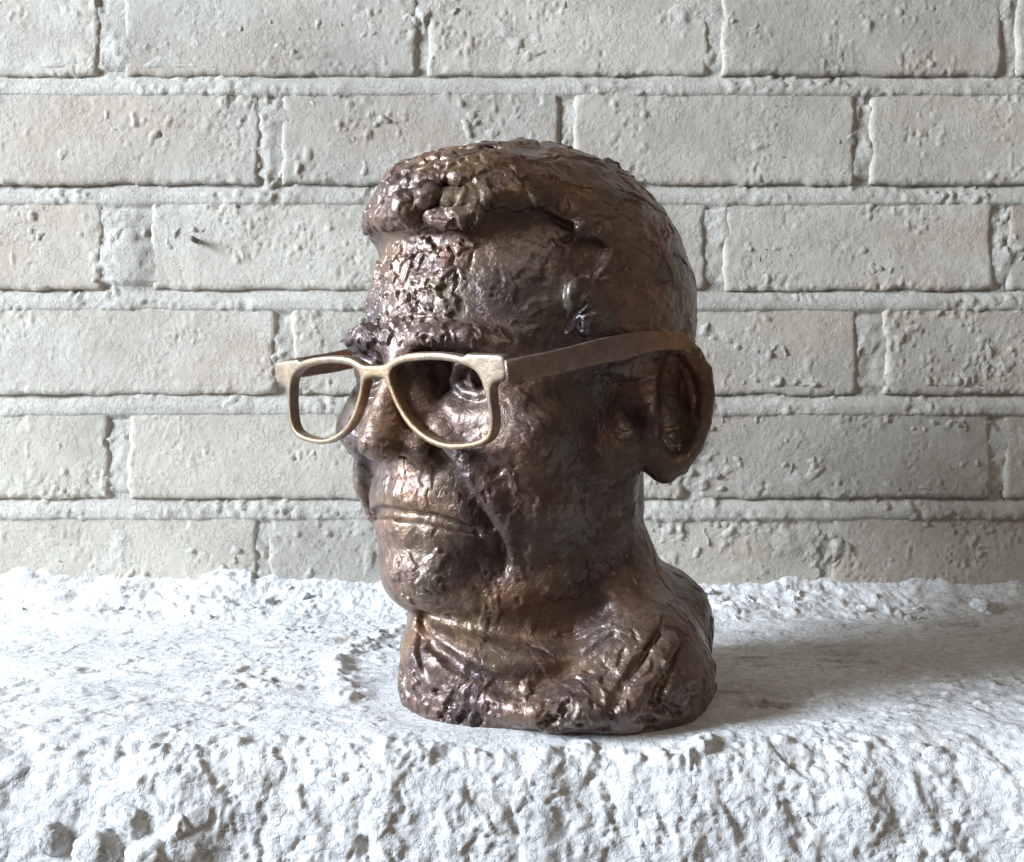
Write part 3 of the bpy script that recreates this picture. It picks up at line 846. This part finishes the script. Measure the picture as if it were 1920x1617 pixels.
scatter(hm & (Z > 85), 40, (3, 7), (2.0, 4.0), (-2.4, -1.0), (0, -1, 0.1), 0.3, 2.0, 0.5)
scatter(hm & (Y > 40), 40, (5, 11), (3, 6), (1.0, 2.4), (1, 0.2, 0), 0.6, 2.4, 0.5)
scatter(hm & (Y > 52), 55, (4, 9), (2.5, 5), (0.7, 1.8), (0.6, -0.3, 0.6), 0.9, 3.0, 0.8)
scatter(hm & (np.abs(X) > 40), 70, (8, 18), (1.2, 2.2), (-1.3, -0.5), (0, -1, -0.25), 0.3, 2.0, 0.25)
face = (~hm) & (~is_neck) & (ear_d > 1)
scatter(face & (np.abs(X) > 30) & (Z < 5) & (Y > 0), 160, (1.6, 5), (1.2, 3), (-0.8, -0.3), (0, 0.3, 1), 0.3, 2.0, 0.8)
scatter(face & (np.abs(X) > 30) & (Z < 5) & (Y > 0), 140, (3, 8), (2, 4), (0.3, 0.8), (0, 0.3, 1), 0.5, 2.4, 0.8)
scatter(face & (np.abs(X - 6) < 13) & (Z < -58) & (Z > -82) & (Y > 70), 14, (3, 6.5), (2.5, 4.5), (0.4, 1.1), (0.6, 0, 0.4), 0.6, 2.6)
scatter(face & (np.abs(X) < 16) & (Z < -16) & (Z > -31) & (Y > 80), 9, (5, 8), (1.8, 3.5), (0.25, 0.55), (0, 0, 1), 0.3, 2.6, 0.15)
scatter(face & (np.abs(X) < 28) & (Z < -42) & (Z > -60) & (Y > 70), 9, (3, 6), (2, 3.5), (0.2, 0.5), (1, 0, 0.2), 0.5, 2.4, 0.4)
scatter(face & (np.abs(X) < 14) & (Z < 8) & (Z > -8) & (Y > 95), 12, (2.5, 5), (2, 3.5), (0.4, 0.9), (0, 0, 1), 0.5, 2.4, 0.5)
scatter(is_neck & (V[:, 2] < 26) & (V[:, 2] > 3), 110, (3, 9), (2, 5), (0.4, 1.4), (0, 0, 1), 0.6, 2.4, 0.9)
scatter(is_neck & (V[:, 2] < 14) & (V[:, 2] > 0), 90, (2, 6), (1.5, 3.5), (-2.8, -1.0), (0, 0, 1), 0.3, 2.0, 0.9)
scatter(is_neck & (V[:, 2] >= 26), 90, (4, 12), (2, 4), (0.2, 0.7), (0.3, -0.3, 1), 0.5, 2.4, 0.5)
scatter(is_neck & (V[:, 2] >= 26), 40, (4, 9), (1.0, 2.0), (-1.0, -0.4), (0.3, -0.3, 1), 0.3, 2.0, 0.5)
scatter((ear_d < -2) & (np.abs(X) > 72), 60, (2, 6), (1.2, 2.5), (0.3, 0.9), (0, 0.2, 1), 0.7, 2.6, 0.7)
scatter(face & (np.abs(X) > 36) & (Z > 10) & (Z < 90) & (Y > -5), 50, (4, 10), (2.5, 5), (0.2, 0.6), (0, 0.5, 1), 0.9, 2.6, 0.9)
disp = dab_all(V, N, specs, base)
V = V + N * (disp * bottom)[:, None]
V[:, 2] = np.maximum(V[:, 2], -1.5)
N = vnormals(V, Q)

bust = empty('bronze_bust', (0.02, -0.01, 0))
tag(bust, 'dark brown bronze portrait bust of a man wearing square cast eyeglasses', 'bust')
fc = V[Q].mean(1); fl = to_local(fc)
f_hg = hg[Q].mean(1); f_ear = ear_d[Q].mean(1); f_neck = is_neck[Q].mean(1) > 0.5
f_is_ear = (f_ear < 0) & (np.abs(fl[:, 0]) > 71)
cls = np.zeros(len(Q), int)
cls[(f_hg > 1) & ~f_neck] = 1
cls[f_neck] = 2
cls[f_is_ear & (fl[:, 0] > 0)] = 3
cls[f_is_ear & (fl[:, 0] < 0)] = 4
head = None
for k, nm in ((0, 'head'), (1, 'hair'), (2, 'neck'), (3, 'ear'), (4, 'ear')):
    q = Q[cls == k]
    if not len(q): continue
    used, inv = np.unique(q, return_inverse=True)
    o = np_mesh(nm, V[used], inv.reshape(-1, 4), M_BRONZE, bust, N[used])
    if k == 2: o['label'] = 'thick bronze neck cut off in a ragged round base'
    if k == 1: o['label'] = 'short lumpy modelled bronze hair'
glasses = empty('eyeglasses'); glasses.parent = bust
glasses.matrix_parent_inverse = bust.matrix_basis.inverted()
glasses['label'] = 'square bronze eyeglasses without lenses'
gv, gq = front_mesh()
np_mesh('frame_front', gv, gq, M_GLASSES, glasses)
for sd in (1, -1):
    tv, tf = temple_mesh(sd)
    np_mesh('temple', tv, tf, M_TEMPLE, glasses)
